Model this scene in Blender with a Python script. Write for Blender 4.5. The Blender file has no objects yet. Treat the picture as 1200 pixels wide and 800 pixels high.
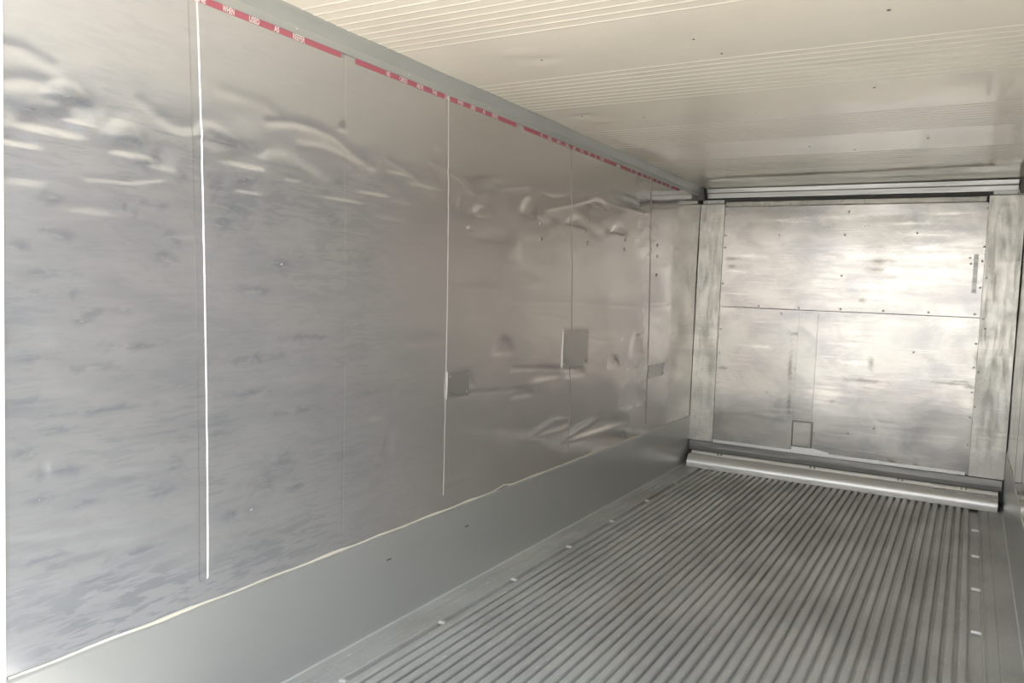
import bpy, bmesh, math, random
import numpy as np
from mathutils import Matrix, Vector

random.seed(4)
S = bpy.context.scene
COL = S.collection

# ------------------------------------------------------------------ camera
cam_d = bpy.data.cameras.new('camera')
cam_d.sensor_width = 36.0
cam_d.lens = 920.03 * 36.0 / 1200.0
cam_d.clip_start = 0.02
cam_o = bpy.data.objects.new('camera', cam_d)
COL.objects.link(cam_o)
R_ = Vector((0.8620697, 0.5053741, 0.03785296))
U_ = Vector((-0.06617268, 0.03819576, 0.99707686))
F_ = Vector((-0.502451, 0.86205458, -0.06636937))
cam_o.matrix_world = Matrix(((R_.x, U_.x, -F_.x, 2.01174), (R_.y, U_.y, -F_.y, 0.0),
                             (R_.z, U_.z, -F_.z, 1.41304), (0, 0, 0, 1)))
S.camera = cam_o

# ------------------------------------------------------------------ light
S.view_settings.view_transform = 'Standard'
S.view_settings.look = 'None'
S.view_settings.gamma = 1.0
S.view_settings.use_curve_mapping = False
S.view_settings.exposure = 1.35
S.cycles.use_denoising = True
S.cycles.max_bounces = 16
S.cycles.diffuse_bounces = 10
S.cycles.glossy_bounces = 12
S.cycles.sample_clamp_indirect = 8.0

SUN_EL, SUN_AZ = math.radians(79), math.radians(0)      # azimuth measured from -Y (behind the photographer) towards -X
w = bpy.data.worlds.new('sky'); S.world = w; w.use_nodes = True
wn = w.node_tree
bg = wn.nodes['Background']
# hazy midday sky: bright milky horizon, pale blue overhead
tc_ = wn.nodes.new('ShaderNodeTexCoord'); sp_ = wn.nodes.new('ShaderNodeSeparateXYZ'); rp_ = wn.nodes.new('ShaderNodeValToRGB')
wn.links.new(tc_.outputs['Generated'], sp_.inputs[0]); wn.links.new(sp_.outputs['Z'], rp_.inputs[0]); wn.links.new(rp_.outputs[0], bg.inputs[0])
els = rp_.color_ramp.elements
els[0].position = 0.0; els[0].color = (.82, .80, .77, 1)
els[1].position = 1.0; els[1].color = (.22, .30, .42, 1)
for p_, c_ in ((.12, (.82, .83, .84, 1)), (.35, (.50, .56, .64, 1))):
    e_ = els.new(p_); e_.color = c_
bg.inputs[1].default_value = 1.8

sd = bpy.data.lights.new('sun', 'SUN')
sd.energy = 6.0
sd.angle = math.radians(0.6)
sd.color = (1.0, 0.965, 0.92)
so = bpy.data.objects.new('sun', sd); COL.objects.link(so)
to_sun = Vector((-math.cos(SUN_EL) * math.sin(-SUN_AZ), -math.cos(SUN_EL) * math.cos(SUN_AZ), math.sin(SUN_EL)))
so.rotation_euler = to_sun.to_track_quat('Z', 'Y').to_euler()
so.location = (0, -6, 8)

W, D, H = 2.29, 6.5, 2.308        # inner width, distance of the bulkhead, ceiling height
Y0 = 1.01                         # the mouth of the box

# ------------------------------------------------------------------ helpers
def mat(name, base=(.5, .5, .5), metallic=0.0, rough=.5, spec=.5):
    m = bpy.data.materials.new(name); m.use_nodes = True
    b = m.node_tree.nodes['Principled BSDF']
    b.inputs['Base Color'].default_value = (*base, 1)
    b.inputs['Metallic'].default_value = metallic
    b.inputs['Roughness'].default_value = rough
    b.inputs['Specular IOR Level'].default_value = spec
    return m, m.node_tree, b

def N(t, kind, **kw):
    n = t.nodes.new(kind)
    for k, v in kw.items(): setattr(n, k, v)
    return n

def noise(t, scale, stretch=(1, 1, 1), detail=4, rough=.55, dist=0.0, loc=(0, 0, 0)):
    tc = N(t, 'ShaderNodeTexCoord'); mp = N(t, 'ShaderNodeMapping')
    mp.inputs['Scale'].default_value = stretch
    mp.inputs['Location'].default_value = loc
    nz = N(t, 'ShaderNodeTexNoise')
    nz.inputs['Scale'].default_value = scale
    nz.inputs['Detail'].default_value = detail
    nz.inputs['Roughness'].default_value = rough
    nz.inputs['Distortion'].default_value = dist
    t.links.new(tc.outputs['Object'], mp.inputs['Vector'])
    t.links.new(mp.outputs[0], nz.inputs['Vector'])
    return nz.outputs['Fac']

def ramp(t, fac, a, b, va=0.0, vb=1.0):
    r = N(t, 'ShaderNodeMapRange'); r.interpolation_type = 'SMOOTHSTEP'
    r.inputs['From Min'].default_value = a; r.inputs['From Max'].default_value = b
    r.inputs['To Min'].default_value = va; r.inputs['To Max'].default_value = vb
    t.links.new(fac, r.inputs['Value'])
    return r.outputs[0]

def mixc(t, fac, c1, c2):
    m = N(t, 'ShaderNodeMix', data_type='RGBA')
    for s, c in ((m.inputs[6], c1), (m.inputs[7], c2)):
        if isinstance(c, tuple): s.default_value = (*c, 1)
        else: t.links.new(c, s)
    if isinstance(fac, (int, float)): m.inputs[0].default_value = fac
    else: t.links.new(fac, m.inputs[0])
    return m.outputs[2]

def mth(t, op, a, b):
    m = N(t, 'ShaderNodeMath', operation=op)
    for i, v in enumerate((a, b)):
        if isinstance(v, (int, float)): m.inputs[i].default_value = v
        else: t.links.new(v, m.inputs[i])
    return m.outputs[0]

def mark(t, attr):
    n = N(t, 'ShaderNodeAttribute'); n.attribute_name = attr
    return n.outputs['Fac']

def bump(t, b, h, strength=.2, dist=.01):
    n = N(t, 'ShaderNodeBump')
    n.inputs['Strength'].default_value = strength; n.inputs['Distance'].default_value = dist
    t.links.new(h, n.inputs['Height']); t.links.new(n.outputs[0], b.inputs['Normal'])

def obj(name, me_or_bm, material, parent=None, smooth=False):
    if isinstance(me_or_bm, bmesh.types.BMesh):
        me = bpy.data.meshes.new(name); me_or_bm.to_mesh(me); me_or_bm.free()
    else: me = me_or_bm
    if material: me.materials.append(material)
    if smooth:
        me.polygons.foreach_set('use_smooth', [True] * len(me.polygons))
        me.set_sharp_from_angle(angle=math.radians(40))
    o = bpy.data.objects.new(name, me); COL.objects.link(o)
    if parent: o.parent = parent
    return o

def tag(o, label, cat, group=None):
    o['label'] = label; o['category'] = cat
    if group: o['group'] = group
    return o

def thing(name, label, cat, group=None):
    o = bpy.data.objects.new(name, None); COL.objects.link(o)
    o.empty_display_size = .1
    return tag(o, label, cat, group)

def struct(o, label=None):
    o['kind'] = 'structure'
    if label: o['label'] = label
    return o

def box(bm, a, b, bevel=0.0, seg=2):
    vs = [bm.verts.new((x, y, z)) for x in (a[0], b[0]) for y in (a[1], b[1]) for z in (a[2], b[2])]
    f = [(0, 1, 3, 2), (4, 6, 7, 5), (0, 4, 5, 1), (2, 3, 7, 6), (0, 2, 6, 4), (1, 5, 7, 3)]
    fs = [bm.faces.new([vs[i] for i in q]) for q in f]
    if bevel:
        es = list({e for q in fs for e in q.edges})
        bmesh.ops.bevel(bm, geom=es, offset=bevel, segments=seg, affect='EDGES', profile=.5)
    return bm

def boxbm(*args, **kw): return box(bmesh.new(), *args, **kw)

def prism(pts, axis, a, b):
    """closed outline extruded along an axis; pts are the two other coordinates in order"""
    bm = bmesh.new()
    def P(p, v):
        q = list(p); q.insert(axis, v); return q
    A = [bm.verts.new(P(p, a)) for p in pts]; B = [bm.verts.new(P(p, b)) for p in pts]
    n = len(pts)
    for i in range(n): bm.faces.new((A[i], A[(i + 1) % n], B[(i + 1) % n], B[i]))
    bm.faces.new(A[::-1]); bm.faces.new(B)
    bmesh.ops.recalc_face_normals(bm, faces=bm.faces[:])
    return bm

def sheet(O, u, v, n, us, vs, disp, thick):
    """dense sheet facing n with a displaced face and a folded rim"""
    O, u, v, n = (np.array(q, float) for q in (O, u, v, n))
    UU, VV = np.meshgrid(us, vs, indexing='ij')
    d = disp(UU, VV)
    P = O + UU[..., None] * u + VV[..., None] * v + d[..., None] * n
    a, b = P.shape[:2]
    verts = P.reshape(-1, 3)
    idx = np.arange(a * b).reshape(a, b)
    q = np.stack([idx[:-1, :-1], idx[1:, :-1], idx[1:, 1:], idx[:-1, 1:]], -1).reshape(-1, 4)
    flip = np.dot(np.cross(u, v), n) < 0
    if flip: q = q[:, ::-1]
    rim = np.concatenate([idx[:, 0], idx[-1, 1:], idx[-2::-1, -1], idx[0, -2:0:-1]])
    rv = verts[rim] - n * thick
    k = len(verts); m = len(rim); ri = k + np.arange(m)
    rq = np.stack([rim, ri, np.roll(ri, -1), np.roll(rim, -1)], -1)
    if flip: rq = rq[:, ::-1]
    verts = np.concatenate([verts, rv])
    faces = np.concatenate([q, rq]).tolist() + [ri.tolist() if flip else ri[::-1].tolist()]
    me = bpy.data.meshes.new('sheet'); me.from_pydata(verts.tolist(), [], faces); me.update()
    return me

def lines(a, b, step, extra=()):
    g = list(np.linspace(a, b, max(2, int(round((b - a) / step)) + 1)))
    for c, hw, st in extra:
        g += list(np.arange(c - hw, c + hw, st))
    g = np.array(sorted(x for x in g if a <= x <= b))
    keep = np.concatenate([[True], np.diff(g) > 4e-4])
    return g[keep]

def dome(bm, c, nrm, r, h, seg=10):
    """a low button head on a surface at c facing nrm"""
    q = Vector(nrm).to_track_quat('Z', 'Y')
    rings = []
    for k, (rr, hh) in enumerate(((1, 0), (.95, .55), (.6, .95))):
        rings.append([bm.verts.new(Vector(c) + q @ Vector((math.cos(2 * math.pi * i / seg) * r * rr,
                     math.sin(2 * math.pi * i / seg) * r * rr, h * hh))) for i in range(seg)])
    for A, B in zip(rings, rings[1:]):
        for i in range(seg): bm.faces.new((A[i], A[(i + 1) % seg], B[(i + 1) % seg], B[i]))
    bm.faces.new(rings[-1])
    return bm

# ------------------------------------------------------------------ materials
# scuffed stainless lining of the side walls
def wall_steel(name, seed):
    m, t, b = mat(name, metallic=0.68)
    tcn = N(t, 'ShaderNodeTexCoord'); sx = N(t, 'ShaderNodeSeparateXYZ'); t.links.new(tcn.outputs['Object'], sx.inputs[0])
    worn_and_tint = ramp(t, sx.outputs['Y'], 1.6, 3.3, 1.0, .12)                      # scuffed most near the mouth
    big = ramp(t, noise(t, 1.0, (1, 3.0, 9), 3, .5, .3, (seed, 0, 0)), .47, .66)
    sm = ramp(t, noise(t, 1.0, (1, 7, 34), 3, .55, .3, (seed, 3, 0)), .50, .60)
    fine = ramp(t, noise(t, 1.0, (1, 9, 85), 2, .5, .15, (0, seed, 0)), .545, .62)
    zone = ramp(t, noise(t, 1.6, (1, 1, 1.6), 3, .5, 0, (seed, seed, 0)), .40, .60)
    strokes = mth(t, 'MULTIPLY', mth(t, 'MAXIMUM', sm, fine), mth(t, 'ADD', mth(t, 'MULTIPLY', zone, .7), .25))
    dirt = mth(t, 'MINIMUM', mth(t, 'ADD', mth(t, 'MULTIPLY', big, .42), mth(t, 'MULTIPLY', strokes, 1.0)), 1.0)
    low = ramp(t, sx.outputs['Z'], 1.80, 1.98, 1.0, .22)                      # the cargo rubs below this height
    dirt = mth(t, 'MULTIPLY', mth(t, 'MULTIPLY', dirt, worn_and_tint), low)
    spot = mth(t, 'MULTIPLY', mark(t, 'wear'), ramp(t, noise(t, 1.0, (1, 14, 50), 3, .55, .3, (5, 0, 0)), .32, .55))
    dirt = mth(t, 'MAXIMUM', mth(t, 'MULTIPLY', dirt, .62), mth(t, 'MULTIPLY', spot, .95))
    col = mixc(t, dirt, (0.64, 0.66, 0.685), (0.34, 0.385, 0.445))
    warm = ramp(t, noise(t, 1.3, (1, 1, 1), 2, .5, 0, (3, 0, seed)), .35, .7)
    col = mixc(t, mth(t, 'MULTIPLY', mth(t, 'SUBTRACT', 1.15, worn_and_tint), .8), col, (.66, .615, .575))  # far end tinted warm: the bulkhead's tan reflection put into the colour
    col = mixc(t, mth(t, 'MULTIPLY', warm, .12), col, (.62, .575, .53))
    t.links.new(col, b.inputs['Base Color'])
    rg = mth(t, 'ADD', ramp(t, noise(t, 1.0, (1, 2, 6), 3, .5, 0, (0, 0, seed)), .3, .7, 0.09, 0.17), mth(t, 'MULTIPLY', dirt, .12))
    rg = mth(t, 'ADD', rg, mth(t, 'MULTIPLY', worn_and_tint, .03))
    t.links.new(rg, b.inputs['Roughness'])
    hb = mth(t, 'ADD', noise(t, 1.0, (1, 4, 9), 2, .5, .3, (seed, 2, 0)), mth(t, 'MULTIPLY', noise(t, 1.0, (1, 30, 80), 2, .5), .06))
    bump(t, b, hb, .16, .004)
    return m
M_WALL = wall_steel('scuffed_wall_steel', 1.7)
M_WALLR = wall_steel('scuffed_wall_steel_right', 8.3)

# plain grey aluminium (kick plates, rails, cornice)
def alu(name, col, met, rough, dirt=.25, streak=(1, 1, 1), sc=6.0, bs=.1, rv=1.0):
    m, t, b = mat(name, metallic=met)
    nz = noise(t, sc, streak, 5, .6, .2)
    c2 = tuple(x * .72 for x in col)
    t.links.new(mixc(t, mth(t, 'MULTIPLY', ramp(t, nz, .45, .75), dirt * 2), col, c2), b.inputs['Base Color'])
    t.links.new(ramp(t, noise(t, sc * .6, streak, 3), .3, .7, rough - .07 * rv, rough + .09 * rv), b.inputs['Roughness'])
    bump(t, b, nz, bs, .003)
    return m
M_KICK = alu('grey_aluminium_kick_plate', (.545, .555, .54), .5, .31, .05, (1, 1.2, 5), 2.0, .02, .25)
M_CORN = alu('grey_aluminium_cornice', (.56, .575, .55), .35, .38, .15, (1, .4, 1), 5)
M_HEAD = alu('grey_header_aluminium', (.52, .52, .49), .5, .35, .25, (1, 1, 20), 3)
M_TUBE = alu('bright_rounded_aluminium', (.80, .79, .76), .5, .33, .1, (.6, 1, 4), 3, .03)
M_RAIL = alu('dull_grey_aluminium', (.235, .23, .215), .45, .45, .25, (1, 1, 14), 4)
M_GREY, _, _ = mat('dark_grey_void', (.16, .155, .15), 0, .8)
M_SCREW = alu('screw_zinc', (.34, .32, .29), .8, .4, .2)
M_DARK, _, _ = mat('dark_plug', (.14, .125, .11), 0, .6)
M_RED, _, _ = mat('red_sticker_vinyl', (.50, .145, .185), 0, .45)
M_WHITE, _, _ = mat('white_lettering', (.85, .80, .78), 0, .5)
M_EDGE, _, _ = mat('pale_edge_bead', (.70, .71, .69), .2, .4)
M_SEAL, _t, _b = mat('cream_sealant', (.74, .70, .60), 0, .45)
M_TRIM, _, _ = mat('white_door_seal_trim', (.85, .84, .80), 0, .5)
M_LABEL, _t, _b = mat('dark_grey_label', (.2, .2, .18), .55, .3)
_t.links.new(mixc(_t, ramp(_t, noise(_t, 1.0, (2, 2, 26), 2), .4, .6), (.24, .24, .22), (.38, .38, .35)), _b.inputs['Base Color'])

# ceiling: glossy cream painted sheet
M_CEIL, t, b = mat('glossy_cream_ceiling_paint', (.80, .76, .66), 0, 0.08, .6)
c = mixc(t, ramp(t, noise(t, 2.0, (1.2, .7, 1), 4), .4, .7), (0.89, 0.84, 0.72), tuple(x * .94 for x in (0.89, 0.84, 0.72)))
c = mixc(t, mth(t, 'MULTIPLY', ramp(t, noise(t, 22, (1, 2.5, 1), 3), .66, .8), .35), c, (.55, .51, .44))
t.links.new(c, b.inputs['Base Color'])
t.links.new(ramp(t, noise(t, 3, (1, 3, 1), 3), .35, .7, 0.08 - .03, 0.08 + .06), b.inputs['Roughness'])
bump(t, b, noise(t, 2.2, (.6, 3.5, 1), 3), .12, .006)

# brushed, scratched aluminium of the bulkhead
def bulk(name, col, met, r0, r1, seed, scuff=(.36, .33, .28), blot=0, st=(5, 1, 48), wk=.72):
    m, t, b = mat(name, metallic=met)
    br = noise(t, 1.0, st, 4, .6, .15, (seed, 0, seed))
    cl = noise(t, 2.6, (1, 1, 1.6), 4, .6, .5, (0, 0, seed))
    sc = ramp(t, noise(t, 1.0, (9, 1, 110), 3, .6, .15, (0, seed, 3)), .62, .69)
    lt = ramp(t, noise(t, 1.0, (3, 1, 120), 3, .6, .1, (seed, 2, 9)), .58, .68)
    zn = ramp(t, noise(t, 2.2, (1, 1, 1), 3, .55, 0, (7, seed, 1)), .42, .60)
    c = mixc(t, ramp(t, cl, .35, .68), col, tuple(x * y for x, y in zip(col, (.74, .745, .78))))
    c = mixc(t, mth(t, 'MULTIPLY', ramp(t, br, .5, .72), .22), c, tuple(min(1, x * 1.15) for x in col))
    c = mixc(t, mth(t, 'MULTIPLY', mth(t, 'MULTIPLY', lt, zn), .55), c, tuple(min(1, x * 1.3) for x in col))
    c = mixc(t, mth(t, 'MULTIPLY', mth(t, 'MULTIPLY', sc, zn), .6), c, scuff)
    if blot: c = mixc(t, mth(t, 'MULTIPLY', ramp(t, noise(t, 1.0, (26, 1, 9), 4, .6, .4, (1, 0, seed)), .52, .66), blot), c, scuff)
    c = mixc(t, mth(t, 'MULTIPLY', mark(t, 'chip'), ramp(t, br, .40, .52, .15, .8)), c, (.88, .85, .78))
    c = mixc(t, mth(t, 'MULTIPLY', mark(t, 'wear'), wk), c, tuple(x * .5 for x in scuff))
    t.links.new(c, b.inputs['Base Color'])
    t.links.new(ramp(t, br, .3, .7, r0, r1), b.inputs['Roughness'])
    bump(t, b, mth(t, 'ADD', mth(t, 'MULTIPLY', br, .25), mth(t, 'MULTIPLY', cl, 1.6)), .14, .004)
    return m
M_BACK = bulk('scratched_bulkhead_aluminium', (.575, .55, .505), 0.5, 0.12, 0.24, 2.0)
M_POST = bulk('scuffed_cream_aluminium', (.76, .735, .66), .45, .30, .48, 7.0, (.50, .50, .43), .65, (34, 1, 5), .42)
M_PATCH, _, _ = mat('repair_patch_steel', (.47, .455, .43), .65, .26)

# ribbed floor aluminium, tracked by pallets and boots
M_FLOOR, t, b = mat('worn_floor_aluminium', metallic=0.3)
g1 = noise(t, 3, (1, .5, 1), 4)
c = mixc(t, ramp(t, g1, .35, .7), (0.61, 0.615, 0.595), tuple(x * .80 for x in (0.61, 0.615, 0.595)))
c = mixc(t, mth(t, 'MULTIPLY', ramp(t, noise(t, 1.7, (2, .7, 1), 3, .5, 0, (4, 2, 0)), .58, .75), .22), c, (.36, .31, .22))
c = mixc(t, mth(t, 'MULTIPLY', ramp(t, noise(t, 1.0, (160, 25, 160), 2), .62, .75), .5), c, tuple(min(1, x * 1.6) for x in (0.61, 0.615, 0.595)))
t.links.new(c, b.inputs['Base Color'])
t.links.new(ramp(t, g1, .3, .7, .40, .55), b.inputs['Roughness'])
bump(t, b, noise(t, 1.0, (140, 30, 140), 3), .12, .002)

M_EXT, _, _ = mat('white_outer_shell', (.72, .72, .70), 0, .5)
M_SILL, t, b = mat('rusty_sill_steel', (.5, .3, .15), 0, .6)
t.links.new(mixc(t, ramp(t, noise(t, 6, (1, 2, 1), 5), .4, .6), (.58, .30, .13), (.50, .42, .34)), b.inputs['Base Color'])
M_APRON, t, b = mat('warm_concrete_apron', (.6, .5, .4), 0, .85)
t.links.new(mixc(t, noise(t, 1.5, (1, 1, 1), 6), (0.64, 0.56, 0.47), tuple(x * .85 for x in (0.64, 0.56, 0.47))), b.inputs['Base Color'])
M_GROUND, t, b = mat('grey_yard', (.5, .47, .4), 0, .85)
t.links.new(mixc(t, noise(t, .6, (1, 1, 1), 6), (0.47, 0.46, 0.435), tuple(x * .85 for x in (0.47, 0.46, 0.435))), b.inputs['Base Color'])

# ------------------------------------------------------------------ scuffs and paint chips with a place of their own
# (along, up, half length, half height) in metres on the left wall, the bulkhead panels and the edge posts
WEAR_LEFT = [(1.167, 1.859, 0.048, 0.0295), (1.205, 1.85, 0.036, 0.022), (1.087, 1.808, 0.081, 0.0165), (1.335, 1.781, 0.055, 0.0225), (1.374, 1.725, 0.052, 0.0185), (1.427, 1.738, 0.021, 0.0335), (1.683, 1.831, 0.078, 0.0205), (1.631, 1.701, 0.044, 0.0565), (1.728, 1.727, 0.06, 0.027), (1.697, 1.63, 0.086, 0.042), (1.665, 1.582, 0.064, 0.037), (1.511, 1.707, 0.026, 0.0145), (1.484, 1.521, 0.045, 0.0245), (1.443, 1.47, 0.038, 0.0245), (1.393, 1.614, 0.1, 0.0095), (1.324, 1.595, 0.007, 0.021), (1.357, 1.582, 0.008, 0.021), (1.128, 1.597, 0.042, 0.015), (1.046, 1.468, 0.044, 0.0205), (1.118, 1.516, 0.029, 0.0125), (1.161, 1.508, 0.039, 0.0175), (1.066, 1.355, 0.04, 0.0165), (1.205, 1.289, 0.032, 0.0155), (1.128, 1.409, 0.086, 0.013), (1.046, 1.313, 0.04, 0.0085), (1.24, 1.312, 0.094, 0.009), (1.183, 1.356, 0.018, 0.02), (1.075, 1.196, 0.062, 0.017), (1.241, 1.163, 0.095, 0.0095), (1.364, 1.215, 0.105, 0.0095), (1.055, 1.091, 0.06, 0.013), (1.265, 1.046, 0.146, 0.0095), (1.128, 1.006, 0.087, 0.009), (1.065, 0.961, 0.041, 0.017), (1.161, 0.896, 0.066, 0.0135), (1.218, 0.798, 0.066, 0.0095), (1.449, 0.785, 0.062, 0.02), (1.477, 0.856, 0.034, 0.026), (1.095, 0.836, 0.055, 0.011), (1.382, 0.625, 0.081, 0.01), (1.106, 0.678, 0.086, 0.009), (1.242, 0.58, 0.082, 0.0095), (1.106, 0.566, 0.064, 0.009), (1.894, 1.466, 0.068, 0.023), (1.951, 1.498, 0.047, 0.0175), (1.787, 1.378, 0.078, 0.014), (1.854, 1.605, 0.051, 0.014), (1.945, 1.757, 0.031, 0.0115), (2.112, 1.635, 0.06, 0.0275), (2.152, 1.77, 0.044, 0.0245), (1.791, 1.155, 0.143, 0.014), (2.019, 1.217, 0.107, 0.012), (1.758, 1.045, 0.105, 0.014), (1.985, 0.963, 0.122, 0.0125), (1.911, 0.78, 0.078, 0.0415), (1.972, 0.693, 0.056, 0.0245), (1.731, 0.657, 0.084, 0.0145), (1.836, 0.735, 0.044, 0.0465), (2.324, 1.518, 0.049, 0.026), (2.37, 0.987, 0.102, 0.0135), (2.327, 1.453, 0.049, 0.01)]
WEAR_BACK = [(1.353, 0.821, 0.118, 0.0105), (1.385, 1.727, 0.07, 0.019), (1.365, 1.663, 0.059, 0.0195), (0.251, 0.827, 0.042, 0.0115), (0.86, 0.864, 0.039, 0.017), (0.83, 1.147, 0.051, 0.0135), (1.38, 0.96, 0.017, 0.039), (1.902, 0.852, 0.14, 0.0075), (2.037, 0.84, 0.037, 0.0125), (0.285, 1.732, 0.049, 0.0135), (0.288, 1.669, 0.035, 0.014), (1.966, 0.871, 0.064, 0.0085), (1.12, 0.639, 0.024, 0.013), (1.285, 1.428, 0.024, 0.013), (2.066, 1.045, 0.016, 0.0485), (0.803, 0.606, 0.013, 0.0815), (0.794, 0.879, 0.013, 0.1085), (1.423, 0.179, 0.023, 0.026), (1.723, 0.211, 0.023, 0.0315), (1.567, 0.226, 0.023, 0.0255)]
CHIP_BACK = [(1.252, 1.764, 0.096, 0.0255), (1.459, 1.652, 0.081, 0.019), (1.338, 1.54, 0.177, 0.0195), (1.722, 1.769, 0.165, 0.019), (1.567, 1.578, 0.171, 0.0125), (1.785, 1.646, 0.131, 0.0245), (1.691, 1.831, 0.111, 0.0185), (0.401, 1.754, 0.11, 0.014), (0.305, 1.627, 0.084, 0.014), (0.566, 1.026, 0.081, 0.0085), (1.255, 0.95, 0.084, 0.013), (1.918, 1.281, 0.085, 0.037), (0.887, 0.832, 0.039, 0.0135), (1.54, 2.006, 0.136, 0.0125), (1.838, 2.076, 0.108, 0.012), (0.751, 2.04, 0.168, 0.0135), (1.096, 2.055, 0.122, 0.013), (1.685, 1.924, 0.166, 0.0125)]
WEAR_POST = [(2.205, 2.041, 0.03, 0.0825), (2.173, 1.834, 0.03, 0.0595), (2.164, 1.667, 0.041, 0.0475), (2.234, 1.982, 0.04, 0.0355), (2.123, 1.594, 0.03, 0.024), (2.273, 1.775, 0.02, 0.0825), (2.173, 0.993, 0.061, 0.048), (2.154, 0.9, 0.052, 0.0845), (2.162, 0.779, 0.052, 0.085), (2.123, 1.202, 0.031, 0.018), (2.203, 1.086, 0.02, 0.018), (2.126, 0.53, 0.073, 0.073), (2.173, 2.13, 0.05, 0.018), (0.151, 0.825, 0.036, 0.0575), (0.106, 1.109, 0.036, 0.086), (0.152, 0.537, 0.044, 0.086)]
CHIP_POST = [(2.188, 1.308, 0.082, 0.03), (2.1, 1.322, 0.042, 0.0305), (2.239, 1.538, 0.04, 0.0475), (2.185, 1.952, 0.04, 0.0355), (2.211, 1.417, 0.051, 0.018), (0.071, 1.75, 0.058, 0.071), (0.073, 1.962, 0.072, 0.0565), (0.178, 0.72, 0.043, 0.043), (0.076, 1.394, 0.058, 0.071)]
def paint(me, attr, marks, axis, soft=1.0):
    n = len(me.vertices)
    co = np.empty(n * 3); me.vertices.foreach_get('co', co); co = co.reshape(-1, 3)
    a, z = co[:, axis], co[:, 2]
    rip = .35 * np.sin(a * 61 + z * 23) + .35 * np.sin(z * 140 + 5 * np.sin(a * 37))
    v = np.zeros(n)
    for ca, cz, ra, rz in marks:
        q = ((a - ca) / ra) ** 2 + ((z - cz) / rz) ** 2
        v = np.maximum(v, np.exp(-(np.maximum(q + rip * q, 0)) ** soft))
    at = me.attributes.new(attr, 'FLOAT', 'POINT')
    at.data.foreach_set('value', v.astype(np.float32))

# ------------------------------------------------------------------ the shell
# -- floor of T-shaped bars running from the mouth to the bulkhead
PITCH, X_FIRST, GAP = .048, .199, .026
def floor_profile():
    pts = [(-.02, 0), (.002, .0), (.045, .0), (.049, -.004), (.053, -.004), (.057, 0), (.084, 0), (.088, -.006), (.094, -.006), (.098, -.001), (.140, -.001)]
    def rib(xc, hw=.0125):
        return [(xc - hw - .005, -.022), (xc - hw - .004, -.006), (xc - hw, -.0012), (xc - hw + .003, 0), (xc, .0004), (xc + hw - .003, 0), (xc + hw, -.0012), (xc + hw + .004, -.006), (xc + hw + .005, -.022)]
    pts += [(.149, -.001), (.152, -.004), (.154, -.022)]
    x = X_FIRST
    while x < 2.08:
        pts += rib(x); x += PITCH
    pts += [(2.098, -.022), (2.139, -.022), (2.143, -.004), (2.146, 0), (2.150, 0), (2.153, -.006), (2.160, -.006), (2.163, 0), (2.197, 0), (2.2, -.004), (2.206, -.004), (2.209, 0), (2.31, 0)]
    return pts
pf = floor_profile()
bm = bmesh.new()
ys = [Y0 - .06, 2.0, 3.0, 4.0, 5.0, 6.0, 6.6]
rows = [[bm.verts.new((x, y, z)) for x, z in pf] for y in ys]
for A, B in zip(rows, rows[1:]):
    for i in range(len(pf) - 1): bm.faces.new((A[i], A[i + 1], B[i + 1], B[i]))
lo = [[bm.verts.new((x, y, -.12)) for x in (-.02, 2.31)] for y in (ys[0], ys[-1])]
bm.faces.new(rows[0] + [lo[0][1], lo[0][0]]); bm.faces.new(rows[-1][::-1] + [lo[1][0], lo[1][1]])
bm.faces.new((lo[0][0], lo[0][1], lo[1][1], lo[1][0]))
bmesh.ops.recalc_face_normals(bm, faces=bm.faces[:])
floor = struct(obj('floor', bm, M_FLOOR), 'grey ribbed aluminium bar floor')
for x0, x1 in ((.003, .011), (W - .011, W - .003)):
    e_ = obj('edge_bead', boxbm((x0, Y0 + .01, -.004), (x1, 6.49, .0045), bevel=.0025), M_EDGE, floor)
    e_['label'] = 'pale bead along the edge of the floor'
for x0, x1, y in [(.150, .182, 2.065 + .606 * k) for k in range(7)] + [(2.100, 2.141, 2.72 + .606 * k) for k in range(6)]:
    if y > 6.3: continue
    c_ = obj('weld_tab', boxbm((x0, y - .008, -.012), (x1, y + .008, .0025), bevel=.003), M_TUBE, floor)
    c_['label'] = 'short bright welded tab'

# -- ceiling: flat cream sheet with bands of fine ridges across the width
bands = [(1.93, 2.43), (3.00, 3.50), (4.07, 4.55), (5.14, 5.60)]
ridge_y = [y for a, b_ in bands for y in np.linspace(a, b_, 10)]
ya = lines(Y0 - .02, 6.62, .03, [(y, .012, .002) for y in ridge_y])
def ceil_disp(Uc, Vc):
    d = .0022 * np.sin(Vc * 3.1 + Uc * 1.3) + .0012 * np.sin(Vc * 9.7 + 1.1 * Uc)
    for y in ridge_y: d = d + .0020 * np.exp(-((Vc - y) / .0045) ** 2)
    for cx, cy, rx, ry, dd in ((.503, 2.735, .05, .03, -.006), (.23, 3.70, .06, .03, -.007), (.27, 3.83, .05, .03, .005), (.46, 2.62, .06, .03, .004)):
        d = d + dd * np.exp(-((Uc - cx) / rx) ** 2 - ((Vc - cy) / ry) ** 2)
    return d
me = sheet((0, 0, H), (1, 0, 0), (0, 1, 0), (0, 0, -1), lines(-.03, 2.32, .03), ya, ceil_disp, .09)
ceiling = struct(obj('ceiling', me, M_CEIL, smooth=True), 'cream glossy ceiling with bands of fine ridges')
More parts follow.
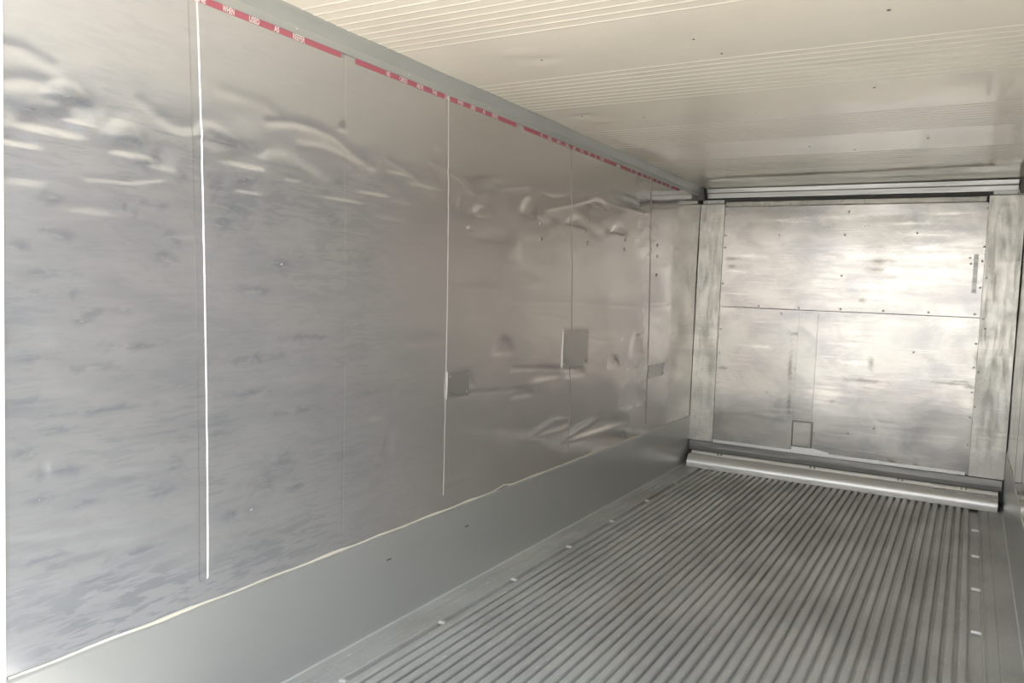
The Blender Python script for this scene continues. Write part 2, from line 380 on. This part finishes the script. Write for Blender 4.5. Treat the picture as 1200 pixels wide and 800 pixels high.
for x, y, r in [(1.732, 2.689, .008), (1.111, 2.723, .006), (1.155, 2.921, .006), (.503, 2.735, .006), (.23, 3.678, .007), (.517, 3.806, .007), (.526, 4.89, .008), (1.134, 4.858, .008), (1.748, 4.809, .011), (1.355, 5.044, .008), (1.6, 3.62, .008), (1.05, 3.9, .006)]:
    p_ = obj('plug', dome(bmesh.new(), (x, y, H - .0015), (0, 0, -1), r * .75, .002), M_DARK, ceiling)
    p_['label'] = 'small dark plug'

# -- left wall: pressed steel lining, dented by years of cargo
DENTS= [(1.133, 1.775, 0.072, 0.027, 11), (1.189, 1.812, 0.04, 0.026, 7), (1.348, 1.748, 0.06, 0.018, 8), (1.727, 1.78, 0.074, 0.021, 9), (1.752, 1.698, 0.048, 0.019, 6), (1.167, 1.859, 0.052, 0.025, -7), (1.33, 1.787, 0.054, 0.028, -7), (1.44, 1.735, 0.038, 0.033, 5), (2.354, 1.768, 0.08, 0.019, 9), (2.176, 1.721, 0.107, 0.012, 4), (1.937, 1.759, 0.034, 0.011, 5), (2.176, 1.967, 0.026, 0.015, 5), (2.766, 2.008, 0.03, 0.028, 4), (3.128, 1.762, 0.066, 0.024, 6), (3.046, 1.68, 0.035, 0.012, 5), (1.047, 1.724, 0.051, 0.017, 5), (1.067, 1.635, 0.06, 0.016, 4), (1.239, 1.581, 0.093, 0.013, 4), (1.613, 1.839, 0.074, 0.026, -5), (1.886, 1.805, 0.09, 0.025, -4), (2.517, 1.87, 0.076, 0.027, 5), (2.69, 1.842, 0.119, 0.028, 4), (2.522, 1.752, 0.065, 0.017, 4), (2.445, 1.676, 0.084, 0.013, 3), (1.513, 1.536, 0.076, 0.017, 4), (1.128, 1.388, 0.086, 0.021, 4), (1.065, 1.239, 0.061, 0.025, 4), (1.822, 1.407, 0.108, 0.025, -3), (1.206, 1.188, 0.101, 0.018, 4), (1.128, 1.083, 0.108, 0.017, 4), (1.341, 0.844, 0.104, 0.02, 3), (1.11, 0.901, 0.01, 0.02, 5), (1.8, 0.756, 0.145, 0.029, 3), (2.023, 1.081, 0.166, 0.027, 3), (2.724, 1.175, 0.147, 0.03, 3), (2.399, 0.889, 0.052, 0.01, 5), (2.491, 0.73, 0.033, 0.057, 5), (3.003, 0.514, 0.099, 0.017, 4), (3.032, 0.972, 0.071, 0.04, 7), (3.576, 1.816, 0.073, 0.052, 9), (4.136, 1.806, 0.113, 0.029, 7), (4.786, 1.815, 0.114, 0.033, 6), (4.421, 1.945, 0.15, 0.031, 6), (3.533, 1.454, 0.178, 0.03, 3), (3.37, 1.108, 0.1, 0.043, 5), (3.841, 0.943, 0.163, 0.038, 5), (3.579, 0.863, 0.11, 0.023, 4), (4.211, 0.935, 0.118, 0.046, 7), (4.79, 0.944, 0.087, 0.045, 7), (5.176, 1.021, 0.098, 0.085, 5), (5.537, 0.877, 0.146, 0.051, 4), (4.573, 0.558, 0.405, 0.05, 10), (3.972, 0.638, 0.216, 0.04, 5), (5.142, 0.663, 0.227, 0.086, 4), (3.25, 1.652, 0.157, 0.032, 3), (3.112, 1.442, 0.178, 0.032, 3), (3.419, 1.579, 0.085, 0.068, -3), (1.97, 1.557, 0.103, 0.023, 3), (2.276, 1.516, 0.096, 0.025, 3), (1.479, 0.663, 0.116, 0.026, 2), (1.218, 0.658, 0.118, 0.024, 3), (1.127, 0.524, 0.088, 0.023, 3), (1.916, 0.584, 0.157, 0.03, 2)]
RIDGES= [([(1.01, 1.941), (1.064, 1.944), (1.098, 1.933), (1.133, 1.922)], 4, 0.022), ([(1.009, 1.856), (1.067, 1.877), (1.129, 1.875), (1.193, 1.852), (1.239, 1.847)], 5, 0.025), ([(1.373, 1.892), (1.426, 1.863), (1.481, 1.843), (1.541, 1.85)], 5, 0.022), ([(1.335, 1.833), (1.413, 1.802), (1.495, 1.773), (1.548, 1.762)], -4, 0.025), ([(1.601, 1.841), (1.651, 1.825), (1.726, 1.817), (1.795, 1.818)], 5, 0.022), ([(1.636, 1.983), (1.707, 1.982), (1.809, 1.978), (1.883, 1.949)], 3, 0.022), ([(1.828, 1.925), (1.94, 1.947), (2.039, 1.946), (2.133, 1.934), (2.224, 1.895), (2.341, 1.857)], 9, 0.016), ([(1.969, 1.875), (2.083, 1.881), (2.18, 1.869), (2.264, 1.848)], -5, 0.016), ([(2.435, 1.901), (2.544, 1.881), (2.63, 1.852)], 4, 0.014), ([(2.715, 1.935), (2.841, 1.918), (2.942, 1.895), (3.049, 1.851)], 5, 0.014), ([(2.943, 1.876), (2.953, 1.828), (2.936, 1.773)], 5, 0.01), ([(3.314, 1.884), (3.567, 1.929), (3.856, 1.92), (4.293, 1.991), (4.671, 2.07), (5.122, 2.034)], 6, 0.016), ([(3.762, 1.849), (4.07, 1.906), (4.417, 1.986), (4.974, 1.972), (5.294, 1.982)], -5, 0.014), ([(3.437, 1.347), (3.806, 1.349), (4.102, 1.351), (4.488, 1.337), (4.98, 1.326), (5.788, 1.339)], 5, 0.006), ([(3.62, 1.281), (3.863, 1.274), (4.067, 1.252)], 4, 0.006), ([(3.072, 0.92), (3.343, 0.903), (3.67, 0.891)], 4, 0.006), ([(4.359, 1.133), (4.579, 1.104), (4.815, 1.101)], 4, 0.006), ([(4.931, 1.108), (5.328, 1.124), (5.941, 1.119)], 5, 0.006), ([(3.462, 1.007), (3.838, 0.986), (4.221, 0.949)], 5, 0.01), ([(2.858, 1.029), (3.059, 1.014)], 4, 0.005), ([(3.059, 1.014), (3.065, 0.913)], 4, 0.005), ([(2.354, 0.752), (2.439, 0.686), (2.467, 0.769), (2.531, 0.813)], 4, 0.008), ([(1.086, 1.088), (1.265, 1.104), (1.474, 1.103)], 3, 0.012), ([(1.007, 1.446), (1.128, 1.469), (1.287, 1.47)], 3, 0.012), ([(1.216, 1.661), (1.336, 1.668), (1.441, 1.69)], 4, 0.01), ([(1.004, 0.739), (1.127, 0.723), (1.316, 0.708)], 3, 0.012), ([(1.127, 0.773), (1.242, 0.76)], 3, 0.012), ([(1.172, 0.578), (1.291, 0.574), (1.369, 0.581)], 3, 0.012)]
HOLES= [(4.299, 1.704), (4.279, 1.778), (4.894, 1.767), (4.887, 1.705), (5.498, 1.774), (5.51, 1.694), (5.512, 1.558), (4.297, 1.84), (3.711, 1.767), (3.718, 1.686)]
BEADS = [(1.597, 1.535, .0155, .0032), (2.222, 2.178, .004, .0007), (2.882, 2.826, .0055, .0032), (4.165, 4.030, .007, .004), (5.440, 5.310, .007, .005)]   # foot and head of each groove
def bead_y(y0, y1, z):
    k = (z - .47) / 1.75
    return y0 + (y1 - y0) * (.3 * k + .7 * k * k)
PATCHES = [(4.03, 4.37, .975, 1.19), (2.885, 3.06, .91, 1.03), (5.43, 5.78, .80, .895)]
def poly_dist(Uc, Vc, pl):
    d = np.full(Uc.shape, 1e9)
    for (a0, a1), (b0, b1) in zip(pl, pl[1:]):
        vx, vy = b0 - a0, b1 - a1
        tt = np.clip(((Uc - a0) * vx + (Vc - a1) * vy) / (vx * vx + vy * vy + 1e-12), 0, 1)
        d = np.minimum(d, np.hypot(Uc - a0 - tt * vx, Vc - a1 - tt * vy))
    return d
def wall_disp(Uc, Vc):
    d = .0016 * np.sin(Uc * 4.1 + .6) * np.sin(Vc * 3.0 + .3) + .0007 * np.sin(Uc * 11.0 + Vc * 5.0)
    band = np.exp(-((Vc - 1.80) / .13) ** 2) + .35 * np.exp(-((Vc - .95) / .4) ** 2)
    d = d + band * (.0007 * np.sin(Uc * 17 + 3 * np.sin(Vc * 21)) + .0006 * np.sin(Vc * 48 + 2.6 * np.sin(Uc * 9)))
    for yc, zc, ry, rz, mm in DENTS:
        uu = (Uc - yc) / ry; vv = (Vc - zc + .25 * rz * uu * uu) / rz
        vv = np.where(vv < 0, vv * 1.9, vv * .75)
        d = d - mm * .0008 * np.exp(-(uu * uu + vv * vv) ** 2)
    for pl, mm, wd in RIDGES:
        if pl[0][0] > 3.2 and wd > .012: mm = mm * .5
        d = d - mm * .0005 * np.exp(-(poly_dist(Uc, Vc, pl) / (wd * .8)) ** 2)
    for y_foot, y_head, hw, dep in BEADS:
        yb = bead_y(y_foot, y_head, Vc)
        prof = 1 / (1 + np.exp((np.abs(Uc - yb) - hw) / .0007))
        end = 1 / (1 + np.exp(-(Vc - .468 - np.clip((Uc - yb) ** 2 / .03, 0, .02)) / .0015))
        d = d - dep * prof * end
    for y0, y1, z0, z1 in PATCHES:                      # flattened under the riveted patches
        inside = (Uc > y0 - .01) & (Uc < y1 + .01) & (Vc > z0 - .01) & (Vc < z1 + .01)
        d = np.where(inside, np.clip(d, -.004, -.0005), d)
    return d
us = lines(Y0 + .004, 6.56, .012, [((a_ + b_) / 2, abs(a_ - b_) / 2 + hw + .006, .0014) for a_, b_, hw, _ in BEADS])
vs = lines(.36, H + .02, .0105, [(.468, .012, .003), (1.80, .16, .0052)])
me = sheet((0, 0, 0), (0, 1, 0), (0, 0, 1), (1, 0, 0), us, vs, wall_disp, .07)
paint(me, 'wear', WEAR_LEFT, 1, .8)
wall_left = struct(obj('wall_left', me, M_WALL, smooth=True), 'dented grey steel lining with pressed vertical grooves')
for y, z in HOLES:
    h_ = obj('rivet', dome(bmesh.new(), (float(wall_disp(np.array(y), np.array(z))), y, z), (1, 0, 0), .013, .005), M_PATCH, wall_left)

# -- right wall, the same lining seen edge-on
def wallr_disp(Uc, Vc):
    d = .0016 * np.sin(Uc * 3.7 + 2.) * np.sin(Vc * 2.6 + 1.3) + .0008 * np.sin(Uc * 9.0 - Vc * 6.0)
    for yb in (1.6, 2.205, 2.857, 3.47, 4.105, 4.75, 5.378):
        d = d - .005 / (1 + np.exp((np.abs(Uc - yb) - .012) / .002))
    return d
me = sheet((W, 0, 0), (0, 1, 0), (0, 0, 1), (-1, 0, 0), lines(Y0 + .004, 6.56, .03, [(y, .02, .004) for y in (1.6, 2.205, 2.857, 3.47, 4.105, 4.75, 5.378)]), lines(.36, H + .02, .03), wallr_disp, .07)
struct(obj('wall_right', me, M_WALLR, smooth=True), 'grey steel lining at the right edge of the view')

# -- back shell behind the bulkhead and outer skin of the box
struct(obj('wall_back', boxbm((-.08, 6.57, -.15), (W + .08, 6.65, H + .12)), M_GREY), 'dark shell behind the bulkhead')
bm = bmesh.new()
box(bm, (-.10, Y0 + .01, -.15), (-.072, 6.66, H + .14)); box(bm, (W + .072, Y0 + .01, -.15), (W + .10, 6.66, H + .14))
box(bm, (-.10, Y0 + .01, H + .10), (W + .10, 6.66, H + .14)); box(bm, (-.10, Y0 + .01, -.18), (W + .10, 6.66, -.14))
struct(obj('wall_outer', bm, M_EXT), 'white outer skin of the box')

# -- kick plates along both side walls, sealant bead on the top edge
def baseboard(name, x_in, s):
    pr_ = [(x_in - s * .06, .0), (x_in + s * .006, .0), (x_in + s * .003, .012), (x_in + s * .004, .385), (x_in + s * .002, .397), (x_in - s * .06, .397)]
    bm = bmesh.new()
    n = 2
    A = [bm.verts.new((p[0], Y0 + .006, p[1])) for p in pr_]; B = [bm.verts.new((p[0], 6.56, p[1])) for p in pr_]
    for i in range(len(pr_)): bm.faces.new((A[i], A[(i + 1) % 6], B[(i + 1) % 6], B[i]))
    bm.faces.new(A[::-1]); bm.faces.new(B)
    bmesh.ops.recalc_face_normals(bm, faces=bm.faces[:])
    return struct(obj(name, bm, M_KICK))
bl = baseboard('baseboard_left', 0.0, 1); bl['label'] = 'smooth grey kick plate under the dented lining'
br_ = baseboard('baseboard_right', W, -1); br_['label'] = 'smooth grey kick plate of the right wall'
rng = np.random.default_rng(3)
def bead_mesh(x_in, s):
    bm = bmesh.new(); prev = None
    ysb = np.arange(Y0 + .01, 6.5, .025)
    for i, y in enumerate(ysb):
        r = .0023 + .0022 * max(0, math.sin(y * 5.3) * math.sin(y * 13.7)) + .0008 * rng.random()
        zc = .398 + .0012 * math.sin(y * 21) + (.012 * math.exp(-((y - 3.42) / .06) ** 2) if s > 0 else 0)
        ring = [bm.verts.new((x_in + s * (.0015 + r * .8 * math.cos(a)), y, zc + r * 1.35 * math.sin(a))) for a in [k * math.pi / 4 for k in range(8)]]
        if prev:
            for k in range(8): bm.faces.new((prev[k], ring[k], ring[(k + 1) % 8], prev[(k + 1) % 8]))
        prev = ring
    bmesh.ops.recalc_face_normals(bm, faces=bm.faces[:])
    return bm
o = obj('sealant_bead', bead_mesh(0, 1), M_SEAL, bl, smooth=True); o['label'] = 'cream sealant bead along the top edge'
o = obj('sealant_bead', bead_mesh(W, -1), M_SEAL, br_, smooth=True); o['label'] = 'cream sealant bead along the top edge'
for y, z, L in ((2.504, .282, .028), (3.082, .28, .03)):
    o = obj('slot', boxbm((.0035, y - L / 2, z - .003), (.006, y + L / 2, z + .003), bevel=.001), M_DARK, bl); o['label'] = 'small dark slot'

# -- cornice between side wall and ceiling
def cornice(name, s, x_in):
    pts = [(-.02, 2.236), (.007, 2.236), (.009, 2.240), (.009, 2.262), (.013, 2.266), (.022, 2.276), (.031, 2.292), (.036, 2.302), (.037, 2.32), (-.02, 2.32)]
    bm = bmesh.new()
    A = [bm.verts.new((x_in + s * p[0], Y0 + .004, p[1])) for p in pts]; B = [bm.verts.new((x_in + s * p[0], 6.40, p[1])) for p in pts]
    n = len(pts)
    for i in range(n): bm.faces.new((A[i], A[(i + 1) % n], B[(i + 1) % n], B[i]))
    bm.faces.new(A[::-1]); bm.faces.new(B)
    bmesh.ops.recalc_face_normals(bm, faces=bm.faces[:])
    o = struct(obj(name, bm, M_CORN, smooth=True))
    e = obj('end_cap', boxbm((min(x_in - s * .01, x_in + s * .05), 6.395, 2.20), (max(x_in - s * .01, x_in + s * .05), 6.43, 2.305), bevel=.004), M_GREY, o)
    e['label'] = 'dark rubber end cap'
    return o
tl = cornice('trim_1', 1, 0.0); tl['label'] = 'grey aluminium cornice above the left wall'
tr = cornice('trim_2', -1, W); tr['label'] = 'grey aluminium cornice above the right wall'
for k in range(8):
    y = 1.935 + k * .605
    r_ = obj('rivet', dome(bmesh.new(), (.0088, y, 2.252), (1, 0, 0), .0035, .002), M_WHITE, tl); r_['label'] = 'small pale rivet'

# -- mouth of the box: seal trim, door frame, sill
for nm, a, b_, m_ in (('trim_3', (-.035, Y0 - .012, -.05), (.0055, Y0 + .005, H + .05), M_TRIM), ('trim_4', (W - .002, Y0 - .012, -.05), (W + .035, Y0 + .003, H + .05), M_TRIM),
                      ('trim_5', (-.1, Y0 - .012, H + .004), (W + .1, Y0 + .003, H + .05), M_TRIM)):
    o = struct(obj(nm, boxbm(a, b_, bevel=.003), m_)); o['label'] = 'pale seal trim around the mouth of the box'
struct(obj('trim_6', boxbm((-.1, Y0 - .13, -.16), (W + .1, Y0 - .062, -.004), bevel=.006), M_SILL), 'rust-stained sill at the mouth of the box')
struct(obj('ground', boxbm((-40, -60, -.46), (42, 40, -.3)), M_GROUND), 'grey yard outside')
struct(obj('ground_apron', boxbm((-3.2, -1.6, -.33), (5.5, Y0 - .14, -.2), bevel=.02), M_APRON), 'warm pale concrete apron in front of the mouth')

# ------------------------------------------------------------------ the bulkhead
def screws(parent, pts, y, r=.007, h=.004, m=None):
    for x, z in pts:
        obj('screw', dome(bmesh.new(), (x, y, z), (0, -1, 0), r, h), m or M_SCREW, parent)

def pan_disp(seed, amp):
    def f(Uc, Vc):
        d = amp * (np.sin(Uc * 5.1 + seed) * np.sin(Vc * 4.3 + 2 * seed) + .5 * np.sin(Uc * 2.2 + 9 * Vc + seed) + .35 * np.sin(Uc * 13 - Vc * 7 + seed))
        e = np.minimum(np.minimum(Uc - Uc.min(), Uc.max() - Uc), np.minimum(Vc - Vc.min(), Vc.max() - Vc))
        return d * np.clip(e / .08, 0, 1)
    return f
BX0, BX1, SEAM = .206, 2.065, 1.336
up = thing('bulkhead_panel', 'bare scratched metal bulkhead panel above the horizontal seam at the far end', 'panel', 'bulkhead panels'); up.location = (1.135, D, SEAM)
lp = thing('bulkhead_panel', 'bare scratched metal bulkhead panel below the seam, with the small hatch', 'panel', 'bulkhead panels'); lp.location = (1.135, D, .2)
bpy.context.view_layer.update()
def P(o, parent):
    o.parent = parent; o.matrix_parent_inverse = parent.matrix_world.inverted(); return o
def pan(name, z0, z1, seed, parent):
    me = sheet((0, D, 0), (1, 0, 0), (0, 0, 1), (0, -1, 0), lines(BX0, BX1, .009), lines(z0, z1, .006), pan_disp(seed, .0016), .02)
    paint(me, 'wear', WEAR_BACK, 0); paint(me, 'chip', CHIP_BACK, 0, .7)
    return P(obj(name, me, M_BACK, smooth=True), parent)
pan('face_sheet', SEAM + .0025, 2.150, 1.0, up)
pan('face_sheet', .205, SEAM - .0025, 2.7, lp)
P(obj('top_flange', prism([(D + .012, 2.146), (D - .006, 2.152), (D - .013, 2.160), (D - .010, 2.190), (D + .012, 2.196)], 0, .212, 2.05), M_POST), up)
def pscrew(parent, pts, y=D, r=.007, h=.004, m=None):
    for x, z in pts: P(obj('screw', dome(bmesh.new(), (x, y, z), (0, -1, 0), r, h), m or M_SCREW), parent)
pscrew(up, [(.219, 2.094), (.222, 1.92), (.222, 1.822), (.219, 1.527), (1.154, 2.10), (.647, 1.926), (1.134, 1.925), (1.628, 1.936), (2.058, 2.108), (2.058, 1.839), (2.052, 1.737), (1.976, 1.76), (1.984, 1.718), (2.052, 1.55),
            (.52, 1.352), (.831, 1.352), (1.138, 1.357), (1.437, 1.357), (1.738, 1.359), (2.03, 1.36), (1.129, 1.612)], D - .001, .008)
pscrew(up, [(.985, 1.984), (1.012, 1.984), (1.275, 1.989), (1.30, 1.989)], D - .001, .004, .003, M_DARK)
pscrew(lp, [(.222, 1.15), (.222, .95), (.224, .70), (.226, .45), (2.052, 1.15), (2.050, .98), (2.05, .8), (2.05, .62), (2.05, .42), (.62, .66), (.70, 1.30), (1.66, 1.06), (1.43, .46), (1.25, .40)], D - .001, .007)
o = P(obj('cover_strip', boxbm((.838, D - .006, .47), (.982, D + .002, 1.315), bevel=.0015), M_BACK), lp); o['label'] = 'vertical cover strip above the hatch'
hx = P(obj('access_hatch', boxbm((.846, D - .006, .262), (.980, D + .002, .446), bevel=.002), M_BACK), lp); hx['label'] = 'small square access hatch'
bm = bmesh.new()
for a, b_ in (((.836, .250), (.842, .458)), ((.984, .250), (.992, .458)), ((.842, .250), (.984, .257)), ((.842, .450), (.984, .458))):
    box(bm, (a[0], D - .010, a[1]), (b_[0], D + .001, b_[1]), bevel=.0015)
fr = obj('hatch_frame', bm, M_RAIL, hx)
o = P(obj('hatch_latch', boxbm((1.0, D - .008, .345), (1.008, D + .001, .385), bevel=.002), M_SCREW), lp)
bm = prism([(.84, .214), (1.12, .214), (1.12, .232), (.99, .252), (.84, .252)], 1, D - .004, D + .001)
o = P(obj('bottom_plate', bm, M_TUBE), lp); o['label'] = 'bright plate below the hatch'
bm = bmesh.new()
box(bm, (BX0 + .003, D - .0035, .196), (BX1 - .02, D + .002, .222), bevel=.001)
o = P(obj('bottom_flange', bm, M_TUBE), lp)

# edge posts left and right of the panels
def post(label, x0, x1, z1, seed):
    t_ = thing('edge_post', label, 'post', 'bulkhead edge posts'); t_.location = ((x0 + x1) / 2, D, .2)
    bpy.context.view_layer.update()
    me = sheet((0, D - .007, 0), (1, 0, 0), (0, 0, 1), (0, -1, 0), lines(x0, x1, .01), lines(.2, z1, .01), pan_disp(seed, .0009), .03)
    paint(me, 'wear', [(a_, z_, r_, q_ * 1.0) for a_, z_, r_, q_ in WEAR_POST], 0, .8); paint(me, 'chip', CHIP_POST, 0, .8)
    P(obj('face_sheet', me, M_POST, smooth=True), t_)
    P(obj('top_bracket', boxbm((x0 + .02, D - .02, z1 + .003), (x1 - (.002 if x0 < 1 else .01), D + .02, z1 + .034), bevel=.003), M_HEAD), t_)
    pscrew(t_, [(x0 + .05, z1 + .012), (x1 - .05, z1 + .012)], D - .02, .005)
    return t_
pl_ = post('narrow cream metal post in the far left corner beside the bulkhead panels', .004, .204, 2.176, 3.0)
pr2 = post('scuffed cream metal post in the far right corner beside the bulkhead panels', 2.067, 2.284, 2.196, 5.0)
pscrew(pr2, [(2.085, 1.62), (2.085, 1.33), (2.10, 1.26), (2.08, .95), (2.075, .7)], D - .0075, .007)

# header above the bulkhead with the dark air slot under it
hd = tag(obj('header_channel', prism([(D + .06, 2.225), (D - .012, 2.225), (D - .014, 2.262), (D - .022, 2.266), (D - .026, 2.270), (D - .03, 2.300), (D + .06, 2.306)], 0, .055, W - .055), M_HEAD),
         'grey metal channel across the far end just under the ceiling', 'channel')
# dull rail and rounded bumper at the foot of the bulkhead
rl = tag(obj('base_rail', prism([(D + .02, .117), (D - .012, .117), (D - .014, .15), (D - .008, .194), (D + .02, .194)], 0, .012, W - .014), M_RAIL),
         'dull grey rail between the bulkhead panels and the rounded bumper', 'rail')
bp = [(D - .002, 0.001), (D - .002, .106), (D - .022, .115), (D - .032, .115), (D - .038, .108), (D - .042, .088), (D - .048, .078)]
for k in range(0, 15):
    a = math.radians(118 - 8.2 * k)
    bp.append((6.405 + .072 * math.cos(math.pi - a), .028 + .072 * math.sin(a)))
bp = [p for p in bp if p[1] > .0008] + [(6.336, .006), (6.322, .0008)]
bt = tag(obj('rounded_bumper', prism(bp, 0, .045, W - .035), M_TUBE, smooth=True), 'bright rounded metal bumper along the foot of the far bulkhead', 'bumper')
for x in (.27, .30, 1.0, 1.03, 1.62, 1.65, 2.03, 2.06):
    o = obj('lug', boxbm((x - .004, D - .06, .104), (x + .004, D - .035, .116), bevel=.0015), M_RAIL, bt)

ls = tag(obj('label_strip', boxbm((2.000, D - .0075, 1.512), (2.028, D - .004, 1.785), bevel=.0006), M_LABEL), 'narrow dark grey label strip on the right edge of the upper bulkhead panel', 'label')

# ------------------------------------------------------------------ repair patches on the left wall
def wpatch(label, y0, y1, z0, z1, seed):
    n = lambda a: lines(a[0], a[1], .012)
    def f(Uc, Vc):
        base = np.maximum(wall_disp(np.array((y0 + y1) / 2), np.array((z0 + z1) / 2)), -.002)
        e = np.minimum(np.minimum(Uc - y0, y1 - Uc), np.minimum(Vc - z0, z1 - Vc))
        return .004 + 0 * Uc + .0007 * np.sin(Uc * 20 + seed) * np.clip(e / .03, 0, 1) * np.sin(Vc * 25 + seed)
    t_ = thing('repair_patch', label, 'patch', 'repair patches on the left wall'); t_.location = (0, (y0 + y1) / 2, z0)
    bpy.context.view_layer.update()
    P(obj('plate', sheet((0, 0, 0), (0, 1, 0), (0, 0, 1), (1, 0, 0), n((y0, y1)), n((z0, z1)), f, .012), M_PATCH, smooth=True), t_)
    for y, z in ((y0 + .02, z0 + .02), (y1 - .02, z0 + .02), (y0 + .02, z1 - .02), (y1 - .02, z1 - .02)):
        P(obj('rivet', dome(bmesh.new(), (.004, y, z), (1, 0, 0), .007, .004), M_SCREW), t_)
    return t_
wpatch('tall repair patch riveted over the far wall seam, at mid height', 4.03, 4.37, .975, 1.19, 1.0)
wpatch('small square repair patch beside the middle wall seam, low on the left wall', 2.885, 3.06, .91, 1.03, 2.0)
wpatch('small repair patch low on the left wall nearest the bulkhead', 5.43, 5.78, .80, .895, 3.3)

# ------------------------------------------------------------------ red load-line stickers
WORDS = [('NO', .174, .196), ('CARGO', .254, .303), ('ABOVE', .364, .410), ('THIS', .470, .506), ('LINE', .562, .600), ('WHEN', .660, .704), ('USED', .761, .802), ('AS', .862, .884), ('REEFER', .944, .998)]
def word_mesh(txt):
    cu = bpy.data.curves.new('w', 'FONT'); cu.body = txt; cu.size = 1; cu.offset = .03; cu.extrude = 0
    tmp = bpy.data.objects.new('w', cu); COL.objects.link(tmp)
    dg = bpy.context.evaluated_depsgraph_get(); dg.update()
    me = bpy.data.meshes.new_from_object(tmp.evaluated_get(dg))
    bpy.data.objects.remove(tmp)
    co = np.empty(len(me.vertices) * 3); me.vertices.foreach_get('co', co); co = co.reshape(-1, 3)
    return co, [tuple(p.vertices) for p in me.polygons]
glyphs = {w_[0]: word_mesh(w_[0]) for w_ in WORDS}
def strip(label, y0, y1, start, zc):
    bm = bmesh.new()
    n = 40; A = []
    for i in range(n + 1):
        y = y0 + (y1 - y0) * i / n
        x = float(wall_disp(np.array(y), np.array(zc))) 
        A.append([bm.verts.new((x + dx, y, zc + dz)) for dx, dz in ((-.002, -.010), (.0012, -.010), (.0012, .010), (-.002, .010))])
    for a, b_ in zip(A, A[1:]):
        for k in range(4): bm.faces.new((a[k], a[(k + 1) % 4], b_[(k + 1) % 4], b_[k]))
    bm.faces.new(A[0][::-1]); bm.faces.new(A[-1])
    bmesh.ops.recalc_face_normals(bm, faces=bm.faces[:])
    s_ = tag(obj('load_line_sticker', bm, M_RED), label, 'sticker', 'red load line stickers')
    for txt, a, b_ in WORDS:
        if start + a < y0 + .01: continue
        co, fs = glyphs[txt]
        x0, x1 = co[:, 0].min(), co[:, 0].max(); h0, h1 = co[:, 1].min(), co[:, 1].max()
        V = []
        for c_ in co:
            y = start + a + (c_[0] - x0) / (x1 - x0) * (b_ - a)
            z = zc - .0096 + (c_[1] - h0) / (h1 - h0) * .0192
            V.append((float(wall_disp(np.array(y), np.array(z))) + .0019, y, z))
        me = bpy.data.meshes.new('word'); me.from_pydata(V, [], fs); me.update()
        l_ = obj('word', me, M_WHITE, s_); l_['label'] = 'white word ' + txt
    return s_
strip('red load line sticker nearest the mouth, at the top of the left wall', 1.03, 2.158, .979, 2.2265)
strip('second red load line sticker from the mouth, crossing the middle wall seam', 2.235, 3.412, 2.236, 2.2265)
strip('third red load line sticker from the mouth, second from the far end', 3.489, 4.679, 3.489, 2.2265)
strip('red load line sticker nearest the bulkhead, at the far top of the left wall', 4.749, 5.93, 4.749, 2.2265)
